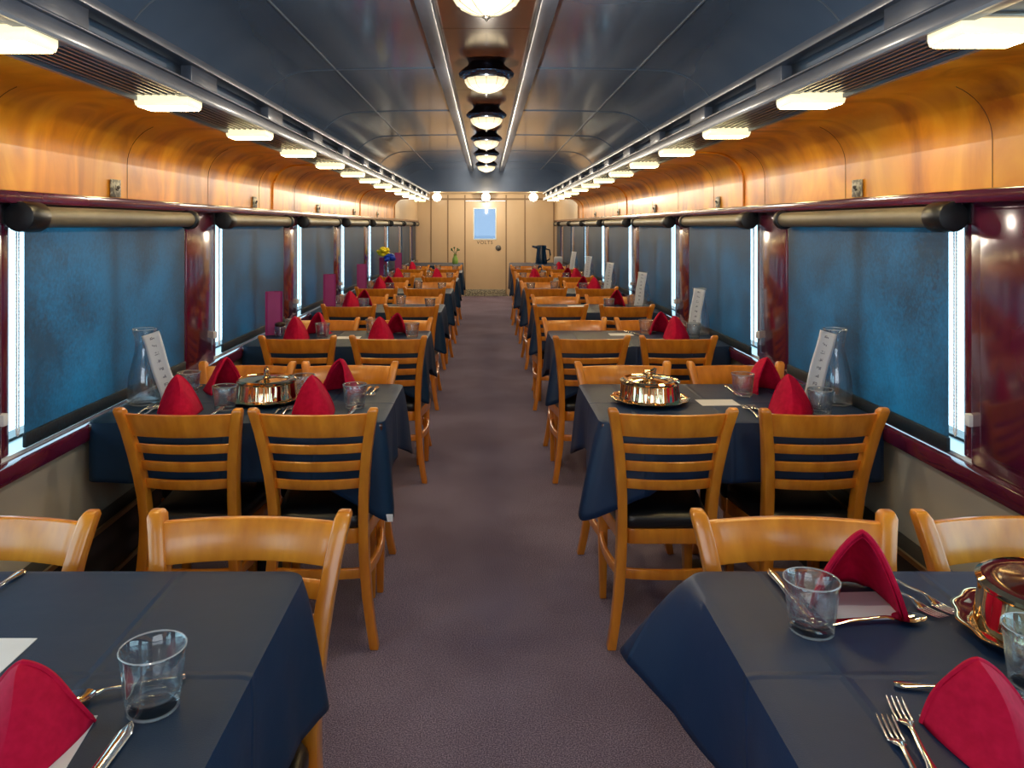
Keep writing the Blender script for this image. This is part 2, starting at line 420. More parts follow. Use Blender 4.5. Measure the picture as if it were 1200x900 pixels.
d.box(wx0, wx1, 0, .04, .03, wz0); d.box(wx0, wx1, 0, .04, wz1, 1.975)
d.build('door_panel', 'beige', dr, smooth=False)
f = MB()
for a in ((wx0 - .02, wx0, wz0 - .02, wz1 + .02), (wx1, wx1 + .02, wz0 - .02, wz1 + .02), (wx0, wx1, wz0 - .02, wz0), (wx0, wx1, wz1, wz1 + .02)):
    f.box(a[0], a[1], -.012, .05, a[2], a[3])
f.build('window_frame', 'white_sill', dr, smooth=False)
MB().box(wx0, wx1, .015, .022, wz0, wz1).build('pane', 'door_pane', dr, smooth=False)
MB().box(-w2, w2, -.015, .0, .02, .14).build('kick_plate', 'plate_metal', dr, bevel=.003)
kb = MB(); kb.lathe([(.001, 0), (.06, .0), (.06, .012), (.03, .016), (.028, .03), (.036, .04), (.03, .052), (.001, .055)], 20)
k = kb.build('door_knob', 'pewter', dr); k.rotation_euler = (PI / 2, 0, 0); k.location = (.265, 0, 1.0)
def lettering(txt, size, parent, loc, mat='letter'):
    cu = bpy.data.curves.new('lettering', 'FONT'); cu.body = txt; cu.size = size; cu.align_x = 'CENTER'; cu.extrude = .002; cu.space_character = 1.25
    t = bpy.data.objects.new('tmp', cu); COL.objects.link(t)
    bpy.context.view_layer.update()
    me = bpy.data.meshes.new_from_object(t); bpy.data.objects.remove(t)
    me.materials.clear(); me.materials.append(M[mat])
    o = bpy.data.objects.new('lettering', me); COL.objects.link(o); o.parent = parent
    o.location = loc; o.rotation_euler = (PI / 2, 0, 0); return o
lettering('VOLTS', .095, dr, (-.015, -.004, 1.08))
struct(MB().box(-1.7, 1.7, YB - .1, YB, 0, 2.56).build('wall_near', 'beige', smooth=False))

# windows and roller blinds
ORD = ['nearest', 'second', 'third', 'fourth', 'fifth', 'sixth', 'seventh', 'eighth', 'ninth']
def window(side, y0, y1, n, idx):
    s = lambda a, b: (min(side * a, side * b), max(side * a, side * b))
    w = struct(empty('window_%d' % n, (side * (W + .14), (y0 + y1) / 2, .755)))
    def P(mb, name, mat, **k):
        o = mb.build(name, mat, w, **k); o.location = -w.location; return o
    fr = MB(); t = .018
    for (a, b, c, d_) in ((y0, y0 + t, .755, 1.54), (y1 - t, y1, .755, 1.54), (y0 + t, y1 - t, .755, .775), (y0 + t, y1 - t, 1.49, 1.56)):
        fr.box(*s(W + .10, W + .16), a, b, c, d_)
    ym = (y0 + y1) / 2; fr.box(*s(W + .03, W + .07), ym - .025, ym + .025, .766, 1.54)
    P(MB().box(*s(W - .003, W + .012), y0, y1, 1.474, 1.536), 'light_baffle', 'black_plastic', smooth=False)  # strip added behind the roller to block daylight above the blind
    P(fr, 'window_frame', 'black_plastic', smooth=False)
    P(MB().box(*s(W + .005, W + .16), y0, y1, .755, .766), 'window_sill', 'white_sill', smooth=False)
    P(MB().box(*s(W + .128, W + .132), y0 + t, y1 - t, .775, 1.52), 'pane', 'pane', smooth=False)
def blind(side, y0, y1, idx):
    s = lambda a, b: (min(side * a, side * b), max(side * a, side * b))
    xr = W - .045; zr = 1.496
    b = empty('roller_blind', (side * xr, (y0 + y1) / 2, zr))
    nm = 'left' if side < 0 else 'right'
    tag(b, 'dark blue mesh roller blind drawn down in the %s window from the front, %s wall' % (ORD[idx], nm), 'roller blind', 'roller blinds on the %s wall' % nm)
    def P(mb, name, mat, **k):
        o = mb.build(name, mat, b, **k); o.location = -b.location; return o
    P(MB().tube([(side * xr, y0 + .10, zr), (side * xr, y1 - .03, zr)], .034, 20), 'roller', 'roller')
    bl0, bl1 = y0 + .090, y1 + .01
    zb = .777 if side < 0 else .764
    xf = W - .011
    fb = MB()
    def fab(u, v):
        z = 1.475 + (zb - 1.475) * v
        y = bl0 + (bl1 - bl0) * u
        x = xf + .004 * math.sin(3 * PI * u) * v
        return (side * x, y, z)
    fb.grid(fab, 12, 16)
    fo = P(fb, 'fabric', 'blind')
    P(MB().box(*s(xf - .008, xf + .006), bl0, bl1, zb, zb + .045), 'bottom_bar', 'blind', bevel=.003)
    for ya, yb_ in ((y0 + .005, y0 + .105), (y1 - .035, y1 - .002)):
        e = MB(); e.tube([(side * xr, ya, zr), (side * xr, yb_, zr)], .047, 20)
        P(e, 'end_bracket', 'black_plastic', bevel=.006)
    if idx < 4:
        ch = MB()
        for dy in (.066, .078):
            ch.tube([(side * (W - .002), y0 + dy, 1.46), (side * (W - .002), y0 + dy, .84)], .0022, 6)
            for q in range(60): ch.sphere((side * (W - .002), y0 + dy, .84 + q * .0104), .0034, 6, 4)
        ch.tube([(side * (W - .002), y0 + .066 + .006 * (1 - math.cos(a)), .84 - .02 * math.sin(a)) for a in [PI * i / 8 for i in range(9)]], .003, 6)
        co_ = P(ch, 'pull_chain', 'paper')
        MB().box(*s(W - .012, W + .012), y0 - .012, y0 + .014, .868, .905).build('chain_holder', 'paper', co_, bevel=.004)
n = 1
for side, spans in ((-1, spansL), (1, spansR)):
    vis = [sp for sp in spans if sp[0] > 2]
    for i, (a, b) in enumerate(spans):
        if b - a < .2: continue
        window(side, a, b, n, i); n += 1
    for i, (a, b) in enumerate(vis):
        if b - a > .2: blind(side, a, b, i)
    for (a, b) in spans:
        if a < 2 and b - a > .2:        # bays beside the camera stay without blinds; their daylight serves as fill
            pass

# light strip fixtures and vent grilles under the ducts
def make_fixture():
    e = empty('duct_light')
    MB().loft([[(-.088, -.062, 0), (.088, -.062, 0), (.088, .062, 0), (-.088, .062, 0)],
               [(-.088, -.062, -.020), (.088, -.062, -.020), (.088, .062, -.020), (-.088, .062, -.020)],
               [(-.085, -.059, -.034), (.085, -.059, -.034), (.085, .059, -.034), (-.085, .059, -.034)]]).build('lens', 'strip_lens', e, bevel=.002)
    MB().box(-.080, .080, -.054, .054, -.0365, -.0335).build('diffuser', 'strip_light', e, bevel=.001)
    MB().box(-.098, .098, -.07, .07, 0, .012).build('base_plate', 'lamp_frame', e, bevel=.002)
    return e
FX = Proto(make_fixture)
def make_grille():
    e = empty('vent_grille')
    mb = MB(); L = .33
    for i in range(6):
        x = -.060 + .024 * i
        mb.box(x - .0045, x + .0045, -L, L, -.004, .008)
    mb.box(-.082, -.074, -L, L, -.002, .01); mb.box(.074, .082, -L, L, -.002, .01)
    for y in (-L, -L / 3, L / 3, L): mb.box(-.08, .08, y - .004, y + .004, .004, .012)
    mb.build('slats', 'duct_paint', e, smooth=False)
    MB().box(-.082, .082, -L, L, .0125, .0145).build('backing', 'void', e, smooth=False)
    return e
VG = Proto(make_grille)
ORDN = ['first', 'second', 'third', 'fourth', 'fifth', 'sixth', 'seventh', 'eighth', 'ninth', 'tenth', 'eleventh', 'twelfth', 'thirteenth']
for side, nm in ((-1, 'left'), (1, 'right')):
    off = .05 if side < 0 else 0
    for k in range(13):
        y = 1.567 + .062 + off + .88 * k
        FX.put((side * 1.058, y, 1.894), 0, 'rectangular warm light under the %s duct, %s from the front' % (nm, ORDN[k]), 'light', 'lights under the %s duct' % nm)
        if k < 12:
            VG.put((side * 1.058, y + .44, 1.888), 0, 'slatted vent grille behind the %s light of the %s duct' % (ORDN[k], nm), 'vent', 'vents of the %s duct' % nm)

# ceiling lamps down the centre
def make_lamp():
    e = empty('ceiling_lamp')
    sc = lambda a, r, z: 1 + (.035 * abs(math.sin(9 * a)) if z < -.02 and z > -.09 else 0)
    MB().lathe([(.001, 0), (.11, 0), (.12, -.02), (.150, -.045), (.168, -.068), (.165, -.080), (.140, -.100), (.128, -.104), (.122, -.09), (.001, -.085)], 72, mod=sc).build('rim', 'chrome', e, angle=50)
    fac = lambda a, r, z: 1 + .022 * math.cos(12 * a)
    g = MB(); g.lathe([(.132, -.098), (.130, -.120), (.112, -.148), (.062, -.175), (.014, -.190), (.001, -.191)], 24, mod=fac)
    gb = g.build('glass_bowl', 'lamp_glass', e, smooth=False)
    rb = MB()
    for i in range(12):
        a = 2 * PI * i / 12
        rb.tube([((r) * math.cos(a), r * math.sin(a), z) for r, z in ((.136, -.100), (.134, -.121), (.115, -.149), (.064, -.177), (.012, -.192))], .0016, 5)
    rb.build('ribs', 'lamp_frame', gb)
    MB().lathe([(.001, -.186), (.016, -.188), (.018, -.194), (.009, -.200), (.006, -.208), (.001, -.211)], 14).build('finial', 'pewter', gb)
    return e
LP = Proto(make_lamp)
lampY = [3.0 + 1.765 * k for k in range(6)]
for i, y in enumerate(lampY):
    LP.put((0, y, 2.475), 0, 'round faceted cream glass lamp with dark rim on centre panel, %s from the front' % ORDN[i], 'ceiling lamp', 'centre ceiling lamps')

# bright globes near the far wall
def make_globe():
    e = empty('globe_light')
    MB().lathe([(.001, 0), (.06, 0), (.055, -.02), (.04, -.025), (.001, -.025)], 20).build('base', 'lamp_frame', e)
    MB().sphere((0, 0, -.10), .085, 18, 10, .95).build('globe', 'globe', e)
    return e
GL = Proto(make_globe)
for x, y, w in ((-.98, 15.2, 'left of the end door'), (-.01, 15.2, 'above the end door'), (.93, 15.2, 'right of the end door')):
    GL.put((x, y, 2.126), 0, 'bright white globe light at the far end, %s' % w, 'light', 'globe lights at the far end')

# small metal plates on the wood band
def make_plate():
    e = empty('coat_hook_plate')
    MB().box(-.003, .003, -.040, .040, 0, .068).build('plate', 'plate_metal', e, bevel=.0025)
    mb = MB(); mb.tube([(.003, 0, .030), (.010, 0, .026), (.012, 0, .036)], .005, 8); mb.sphere((.012, 0, .038), .007, 8, 6)
    mb.build('hook', 'pewter', e)
    return e
PLT = Proto(make_plate)
for side, nm in ((-1, 'left'), (1, 'right')):
    for k in range(5):
        PLT.put((side * (W - .006), 2.99 + 1.8 * k, 1.58), 0 if side < 0 else PI, 'small metal hook plate on the %s wood band, %s from the front' % (nm, ORDN[k]), 'hook', 'hook plates on the %s wood band' % nm)

# ------------------------------------------------------------------ chairs
def make_chair():
    c = empty('ladderback_chair')
    # origin on the floor, +y is the way the sitter faces, back posts near y = -.2
    def px(z):     # half width (post centre) as it bows in at the seat
        t = (z - .42)
        return .157 + (.245 * (t / .42) ** 2 * .19 if t > 0 else .26 * (t / .42) ** 2 * .17)
    def py(z):
        if z < .42: return -.200 - .045 * ((.42 - z) / .42) ** 1.3
        return -.200 - .105 * ((z - .42) / .43) ** 1.35
    for sd in (-1, 1):
        mb = MB(); rings = []
        for z in (0, .08, .18, .30, .38, .44, .52, .60, .68, .76, .81, .838, .85):
            hx = .0175 if z > .1 else .0155
            hy = .024 if .2 < z < .7 else .019
            x, y = sd * px(z), py(z)
            if z == .85: hx *= .75; hy *= .6
            rings.append([(x - hx, y - hy, z), (x + hx, y - hy, z), (x + hx, y + hy, z), (x - hx, y + hy, z)])
        mb.loft(rings); mb.build('leg', 'chair_wood', c, bevel=.005)
        mb = MB()
        mb.loft([[(sd * .168 - h, .165 - h, z), (sd * .168 + h, .165 - h, z), (sd * .168 + h, .165 + h, z), (sd * .168 - h, .165 + h, z)] for z, h in ((0, .013), (.2, .017), (.395, .019))])
        mb.build('leg', 'chair_wood', c, bevel=.005)
    def slat(z0, z1, th, bow, name):
        mb = MB(); rings = []
        zc = (z0 + z1) / 2
        for i in range(13):
            u = -1 + 2 * i / 12
            r = []
            for z, dy in ((z0, -th), (z1, -th), (z1, th), (z0, th)):
                x = u * (px(z) - .008)
                y = py(z) + .006 - bow * (1 - u * u) + dy
                r.append((x, y, z))
            rings.append(r)
        mb.loft(rings); return mb.build(name, 'chair_wood', c, bevel=.004)
    slat(.745, .828, .009, .030, 'top_rail')
    for z0, z1 in ((.682, .716), (.616, .652), (.548, .584)): slat(z0, z1, .008, .026, 'back_slat')
    # seat apron and cushion
    def outline(k, n=8):
        hw0, hw1, y0, y1, r = .165 * k, .195 * k, -.19 * k, .20 * k, .06
        pts = []
        for cx, cy, a0 in ((-hw0 + r, y0 + r, 180), (hw0 - r, y0 + r, 270), (hw1 - r, y1 - r, 0), (-hw1 + r, y1 - r, 90)):
            for i in range(n + 1):
                a = math.radians(a0 + 90 * i / n); pts.append((cx + r * math.cos(a), cy + r * math.sin(a)))
        return pts
    mb = MB(); mb.loft([[(x, y, z) for x, y in outline(1)] for z in (.338, .392)]); mb.build('seat_frame', 'chair_wood', c, bevel=.004)
    mb = MB(); mb.loft([[(x, y, z) for x, y in outline(k)] for z, k in ((.393, .985), (.405, 1.01), (.425, 1.01), (.440, .97), (.448, .86), (.451, .5))]); mb.build('seat', 'vinyl', c, angle=70)
    # stretchers
    def bar(p0, p1, bow, name='stretcher'):
        p0, p1, bow = Vector(p0), Vector(p1), Vector(bow); mb = MB(); rings = []
        for i in range(9):
            t = i / 8; p = p0.lerp(p1, t) + bow * (1 - (2 * t - 1) ** 2)
            dd = (p1 - p0).normalized(); side_ = dd.cross(Vector((0, 0, 1))).normalized()
            rings.append([p + side_ * a + Vector((0, 0, b)) for a, b in ((-.008, -.018), (.008, -.018), (.008, .018), (-.008, .018))])
        mb.loft(rings); mb.build(name, 'chair_wood', c, bevel=.004)
    bar((-.165, -.215, .25), (.165, -.215, .25), (0, -.018, 0))
    bar((-.165, .165, .29), (.165, .165, .29), (0, .01, 0))
    for sd in (-1, 1): bar((sd * .166, -.215, .25), (sd * .170, .165, .25), (sd * .022, 0, 0))
    return c
CH = Proto(make_chair)

# ------------------------------------------------------------------ tables
def make_table_parts(side, x0, x1, y0, y1):
    cx, cy = (x0 + x1) / 2, (y0 + y1) / 2
    t = empty('dining_table', (cx, cy, 0))
    hx, hy = (x1 - x0) / 2, (y1 - y0) / 2
    MB().box(-hx + .006, hx - .006, -hy + .006, hy - .006, .735, .762).build('tabletop', 'dark_wood', t, bevel=.006)
    xs = side * .885 - cx
    MB().tube([(xs, 0, .03), (xs, 0, .735)], .032, 16).build('pedestal', 'black_plastic', t)
    MB().box(xs - .035, xs + .035, -hy + .08, hy - .08, 0, .03).build('base', 'black_plastic', t, bevel=.008)
    return t
def make_cloth(side, x0, x1, y0, y1, mat, seed, drop=.21, fl_far=.05, fl_near=.05, dr_far=.32, dr_near=.34):
    """cloth over a table: flat top with rounded edge and a hanging skirt, aisle corners hang lower and flare"""
    rnd = random.Random(seed)
    cx, cy = (x0 + x1) / 2, (y0 + y1) / 2
    hx, hy = (x1 - x0) / 2, (y1 - y0) / 2
    r = .042
    per = []          # (x, y, nx, ny, kind weight far/near aisle corner)
    def side_pts(ax, ay, bx, by, nx, ny, n):
        for i in range(n):
            t = i / n; per.append([ax + (bx - ax) * t, ay + (by - ay) * t, nx, ny])
    ai = -side        # aisle direction in x
    ca = 8
    def corner(x, y, a0):
        for i in range(ca + 1):
            a = math.radians(a0 + 90 * i / ca); per.append([x + r * math.cos(a), y + r * math.sin(a), math.cos(a), math.sin(a)])
    NX, NY = 30, 24
    side_pts(-hx + r, -hy, hx - r, -hy, 0, -1, NX); corner(hx - r, -hy + r, -90)
    side_pts(hx, -hy + r, hx, hy - r, 1, 0, NY); corner(hx - r, hy - r, 0)
    side_pts(hx - r, hy, -hx + r, hy, 0, 1, NX); corner(-hx + r, hy - r, 90)
    side_pts(-hx, hy - r, -hx, -hy + r, -1, 0, NY); corner(-hx + r, -hy + r, 180)
    ph = [rnd.uniform(0, 6.28) for _ in range(4)]
    NR = 12
    rings = []
    for k in range(-2, NR + 1):
        ring = []
        for (x, y, nx, ny) in per:
            if k < 0:
                ins = .010 * (-k); 
                z = ZT if k == -2 else ZT - .001
                ring.append((x - nx * ins, y - ny * ins, z)); continue
            s = k / NR
            # closeness to the aisle corners
            wF = max(0, 1 - math.hypot(x - ai * hx, y - hy) / .26) ** 1.3
            wN = max(0, 1 - math.hypot(x - ai * hx, y + hy) / .26) ** 1.3
            wall = 1 if (x * side > hx - .08) else 0
            d = drop + (dr_far - drop) * wF + (dr_near - drop) * wN
            fl = fl_far * wF + fl_near * wN
            if wall: d = min(d, drop); fl = 0
            fold = (.012 * math.sin(21 * x + ph[0]) * abs(ny) + .012 * math.sin(24 * y + ph[1]) * abs(nx)) * s * (0 if wall else 1) * (1 - .6 * max(wF, wN))
            diag = Vector((nx, ny))
            if max(wF, wN) > .3 and fl:
                tgt = Vector((ai, .55 if wF > wN else -.55)).normalized()
                diag = (diag * (1 - max(wF, wN)) + tgt * max(wF, wN))
            out = .004 * min(1, s * 5) + fl * s ** .9 + max(fold, -.004 * s)
            if wall and nx * side > .5: out = min(out, .004)
            z = ZT - .003 - d * s if k else ZT - .003
            ring.append((x + diag.x * out, y + diag.y * out, z))
        rings.append(ring)
    mb = MB(); mb.loft(rings, cap=False)
    mb.bm.verts.ensure_lookup_table()
    top = [mb.bm.verts[i] for i in range(len(per))]
    # the top as a grid would be hidden detail: one flat face
    mb.bm.faces.new(top)
    o = mb.build('tablecloth', mat, angle=50)
    o.location = (cx, cy, 0)
    sol = o.modifiers.new('thickness', 'SOLIDIFY'); sol.thickness = .0015; sol.offset = -1
    return o

def T(px, py, z=ZT):      # a point of the table plane seen in the photograph
    y = (H - z) * FPX / (py - 264.0)
    return ((px - 570.0) * y / FPX, y)

far_edge = [1.56] + [3.40 + 1.72 * k for k in range(6)]
near_edge = [.89] + [2.73 + 1.72 * k for k in range(6)]
near_chair = [None] + [2.61 + 1.72 * k for k in range(6)]     # y of the chair tops
far_chair = [1.676, 3.475, 5.155, 6.87, 8.59, 10.31, 12.03]
TN = ['front', 'second', 'third', 'fourth', 'fifth', 'sixth', 'seventh']
AX = {-1: -.365, 1: .405}
chx = {(-1, 0, 'f', 'a'): -.517, (-1, 0, 'f', 'w'): -1.07, (1, 0, 'f', 'a'): .662, (1, 0, 'f', 'w'): 1.15,
       (-1, 1, 'n', 'a'): -.592, (-1, 1, 'n', 'w'): -1.04, (1, 1, 'n', 'a'): .634, (1, 1, 'n', 'w'): 1.142,
       (-1, 1, 'f', 'a'): -.62, (-1, 1, 'f', 'w'): -1.09, (1, 1, 'f', 'a'): .625, (1, 1, 'f', 'w'): 1.13,
       (-1, 2, 'n', 'a'): -.546, (-1, 2, 'n', 'w'): -1.065, (1, 2, 'n', 'a'): .585, (1, 2, 'n', 'w'): 1.09}
TBACK = .305          # distance from chair origin to the top of its back
for side in (-1, 1):
    sn = 'left' if side < 0 else 'right'
    for r in range(7):
        x0, x1 = sorted((AX[side], side * (W - .025)))
        y0, y1 = near_edge[r], far_edge[r]
        tb = make_table_parts(side, x0, x1, y0, y1)
        tag(tb, '%s table on the %s side of the aisle, hidden under its dark cloth' % (TN[r], sn), 'table', 'dining tables')
        kw = dict(fl_near=.085, dr_near=.35) if side > 0 else {}
        if r == 0 and side > 0: kw = dict(fl_far=.16, dr_far=.185, fl_near=.05, drop=.22)
        if r == 0 and side < 0: kw = dict(fl_far=.06, dr_far=.28, drop=.24)
        if r == 1 and side > 0: kw = dict(fl_near=.10, dr_near=.345)
        if r == 1 and side < 0: kw = dict(fl_near=.035, dr_near=.36)
        c = make_cloth(side, x0, x1, y0, y1, 'cloth_left' if side < 0 else 'cloth_right', 10 * r + side, **kw)
        tag(c, 'dark navy tablecloth draped over the %s table on the %s' % (TN[r], sn), 'tablecloth', 'dark tablecloths')
        if r == 1 and side < 0:      # the small white care tag at the hanging corner
            v = min((v.co for v in c.data.vertices if v.co.x > 0 and v.co.y < 0), key=lambda p: p.z)
            MB().box(v.x - .016, v.x + .010, v.y - .006, v.y - .0035, v.z + .002, v.z + .028).build('care_tag', 'tag', c, smooth=False)
        for fn in 'nf':
            if fn == 'n' and near_chair[r] is None: continue
            for aw in 'aw':
                x = chx.get((side, r, fn, aw))
                if x is None: x = side * ((.60 if aw == 'a' else 1.095) + random.uniform(-.02, .02))
                if fn == 'n': y = near_chair[r] + TBACK; rz = random.uniform(-.03, .03)
                else: y = far_chair[r] - TBACK; rz = PI + random.uniform(-.03, .03)
                if fn == 'f': y += .03 if r else .0
                lab = 'wooden ladder-back chair %s, %s seat at the %s table on the %s' % (
                    'seen from behind' if fn == 'n' else 'facing the viewer', 'aisle' if aw == 'a' else 'wall', TN[r], sn)
                CH.put((x, y, 0), rz, lab, 'chair', 'ladder-back dining chairs')

# ------------------------------------------------------------------ tableware
def make_glass():
    mb = MB()
    prof = [(.001, 0), (.034, 0), (.037, .004), (.0385, .02), (.043, .06), (.0465, .088), (.0455, .0895), (.0440, .088), (.0405, .06), (.0355, .024), (.028, .018), (.001, .017)]
    fl = lambda a, r, z: 1 + (.010 * math.cos(9 * a) if z < .05 and r > .02 else 0)
    e = empty('tumbler')
    MB().lathe(prof, 54, mod=fl).build('glass_body', 'glass', e, angle=50)
    ring = lambda r, z, t: MB().loft([[((r + t * math.cos(2 * PI * j / 6)) * math.cos(2 * PI * i / 48), (r + t * math.cos(2 * PI * j / 6)) * math.sin(2 * PI * i / 48), z + t * math.sin(2 * PI * j / 6)) for j in range(6)] for i in range(48)], loop=True)
    ring(.0458, .0895, .0013).build('rim', 'glass_glint', e)  # ring added as the bright glint along the lip
    ring(.0345, .0035, .0022).build('foot_glint', 'glass_glint', e)  # second added ring, the glint around the foot
    return e
GLS = Proto(make_glass)
def flat_loft(mb, outline_fn, n, th=.0016):
    """outline_fn(t) -> (y, halfwidth, z); builds a thin strip"""
    rings = []
    for i in range(n + 1):
        y, hw, z = outline_fn(i / n)
        rings.append([(-hw, y, z + th * .2), (-hw * .5, y, z - 0), (hw * .5, y, z - 0), (hw, y, z + th * .2), (hw * .55, y, z + th), (-hw * .55, y, z + th)])
    mb.loft(rings); return mb
def interp(tab, t):
    for (a, *va), (b, *vb) in zip(tab[:-1], tab[1:]):
        if t <= b:
            k = (t - a) / (b - a + 1e-9); k = k * k * (3 - 2 * k)
            return [p + (q - p) * k for p, q in zip(va, vb)]
    return tab[-1][1:]
# cutlery: handle end at y = 0, working end at +y
def make_knife():
    tab = [(0, .006, .003), (.05, .0095, .003), (.3, .007, .003), (.44, .0075, .003), (.48, .008, .003), (.52, .010, .003), (.9, .0105, .002), (.97, .006, .002), (1, .001, .002)]
    mb = MB(); flat_loft(mb, lambda t: (t * .215, *interp(tab, t)), 40, .0035)
    return mb.build('knife', 'steel', angle=60)
def make_fork():
    tab = [(0, .006, .004), (.05, .010, .004), (.35, .0045, .006), (.62, .0035, .009), (.70, .009, .006), (.76, .0125, .002)]
    mb = MB(); flat_loft(mb, lambda t: (t * .19 * .76, *interp(tab, t * .76)), 30, .0028)
    for i in range(4):
        x = -.0102 + .0068 * i
        pts = [(x, .19 * (.75 + .25 * q / 6), .003 + .006 * (q / 6) ** 2) for q in range(7)]
        mb.tube(pts, [.0022] * 5 + [.0017, .0008], 7)
    return mb.build('fork', 'steel', angle=60)
def make_spoon():
    tab = [(0, .006, .004), (.05, .010, .004), (.35, .0045, .007), (.62, .0035, .010), (.68, .007, .008)]
    mb = MB(); flat_loft(mb, lambda t: (t * .18 * .68, *interp(tab, t * .68)), 24, .0028)
    def bowl(sgn):
        def f(u, v):
            a = 2 * PI * v; rr = u
            x = .0185 * rr * math.cos(a); y = .151 + .031 * rr * math.sin(a) * (1 + .1 * math.sin(a))
            z = .0015 + .0075 * rr ** 2 + .002 * (math.sin(a) < 0) * rr * 0 + (0 if sgn < 0 else .0012)
            return (x, y, z)
        return f
    mb.grid(bowl(-1), 6, 24); mb.grid(bowl(1), 6, 24)
    return mb.build('spoon', 'steel', angle=60)
KN, FK, SP = Proto(make_knife), Proto(make_fork), Proto(make_spoon)

def make_napkin():
    """a folded linen napkin standing as a tent: open mouth at -y, ridge running down to +y"""
    mb = MB()
    def shell(k, lift):
        def f(u, v):
            a = -1 + 2 * u                    # across
            h = .136 * k * (1 - v ** 2.1) + .004 + lift * (1 - v)
            w = .078 * k * (1 - .50 * v ** 1.4)
            au = abs(a)
            lw = .35 + .5 * min(1, v * 2.5)
            z = h * (1 - (lw * au + (1 - lw) * au ** 1.8))
            x = math.copysign(w * (au ** .9), a) if au > 1e-6 else 0
            y = -.030 + .125 * v * (.92 + .08 * k) + .022 * (1 - au) * (1 - v)
            x += .012 * math.sin(4 * v + 1) * (1 - v) * (1 - au)
            y += .006 * math.sin(7 * a) * au
            return (x, y, max(z, .0))
        return f
    mb.grid(shell(1, 0), 40, 16)
    mb.grid(shell(.90, .004), 40, 16)
    # rolled cuff along the mouth of the tent
    f0 = shell(1, 0)
    pts = [f0(i / 40, 0) for i in range(41)]
    mb.tube(pts, [.0035] * 41, 6)
    o = mb.build('napkin', 'napkin', angle=42)
    so = o.modifiers.new('thickness', 'SOLIDIFY'); so.thickness = .0028; so.offset = 0
    return o
NP = Proto(make_napkin)
def make_card():
    return MB().box(-.075, .075, -.05, .05, 0, .0012).build('place_card', 'paper', smooth=False)
CD = Proto(make_card)
def make_carafe():
    e = empty('carafe')
    prof = [(.001, 0), (.058, 0), (.062, .006), (.0625, .05), (.058, .11), (.046, .165), (.036, .205), (.0335, .235), (.038, .268), (.045, .292),
            (.0435, .293), (.0355, .268), (.031, .235), (.0335, .205), (.0435, .165), (.0555, .11), (.060, .05), (.058, .014), (.001, .011)]
    MB().lathe(prof, 48).build('bottle', 'glass', e, angle=60)
    for r, z, t, nm in ((.0443, .2925, .0016, 'rim'), (.0575, .004, .003, 'foot_glint')):  # pale rings added as glints on lip and foot
        MB().loft([[((r + t * math.cos(2 * PI * j / 6)) * math.cos(2 * PI * i / 48), (r + t * math.cos(2 * PI * j / 6)) * math.sin(2 * PI * i / 48), z + t * math.sin(2 * PI * j / 6)) for j in range(6)] for i in range(48)], loop=True).build(nm, 'glass_glint', e)
    return e
CF = Proto(make_carafe)
def make_leaning():
    mb = MB()
    mb.grid(lambda u, v: (-.037 + .074 * u + .002 * math.sin(9 * v), .004 * math.sin(PI * u) + .004 * v, .298 * v), 6, 14)
    o = mb.build('tall_card', 'card', angle=60)
    so = o.modifiers.new('thickness', 'SOLIDIFY'); so.thickness = .0012
    return o
TC = Proto(make_leaning)
def make_menu():
    e = empty('menu_folder')
    for sd in (-1, 1):
        mb = MB(); a = .42
        mb.loft([[(0, 0, z), (sd * .058 * math.cos(a), -.058 * math.sin(a) - .0, z), (sd * .058 * math.cos(a), -.058 * math.sin(a) + .0035, z), (0, .0035, z)] for z in (0, .28)])
        mb.build('cover', 'magenta', e, smooth=False)
    MB().box(-.040, .040, -.0235, -.020, .004, .274).build('pages', 'magenta', e, smooth=False)
    return e
MN = Proto(make_menu)
def make_dish():
    e = empty('covered_dish')
    sc = lambda a, r, z: 1 + (.022 * math.cos(14 * a) if r > .125 else 0)
    MB().lathe([(.001, 0), (.085, 0), (.092, .003), (.120, .006), (.138, .013), (.150, .016), (.152, .020), (.146, .021), (.136, .018), (.118, .011), (.092, .008), (.001, .007)], 112, mod=sc).build('tray', 'silver', e, angle=50)
    fl = lambda a, r, z: 1 + (.022 * abs(math.cos(8 * a)) if .018 < z < .079 else 0)
    cv = MB().lathe([(.120, .011), (.121, .016), (.117, .024), (.113, .055), (.111, .076), (.117, .081), (.117, .087), (.108, .092), (.098, .088), (.082, .089), (.050, .093), (.022, .095), (.001, .095)], 128, mod=fl).build('cover', 'silver', e, angle=40)
    k = MB(); k.lathe([(.001, .093), (.018, .095), (.014, .101), (.007, .106), (.010, .112)], 18)
    k.tube([(-.028, 0, .122), (-.018, 0, .117), (0, 0, .114), (.018, 0, .121), (.026, 0, .132)], [.006, .011, .013, .011, .005], 12)
    k.build('knob', 'silver', cv)
    return e
DS = Proto(make_dish)
def make_jar():
    e = empty('sugar_jar')
    MB().lathe([(.001, 0), (.032, 0), (.036, .006), (.036, .055), (.030, .066), (.028, .064), (.033, .054), (.033, .008), (.001, .006)], 24).build('jar', 'glass', e)
    MB().lathe([(.001, .066), (.031, .066), (.033, .072), (.030, .084), (.012, .090), (.001, .091)], 24).build('lid', 'brown_sugar', e)
    return e
JR = Proto(make_jar)

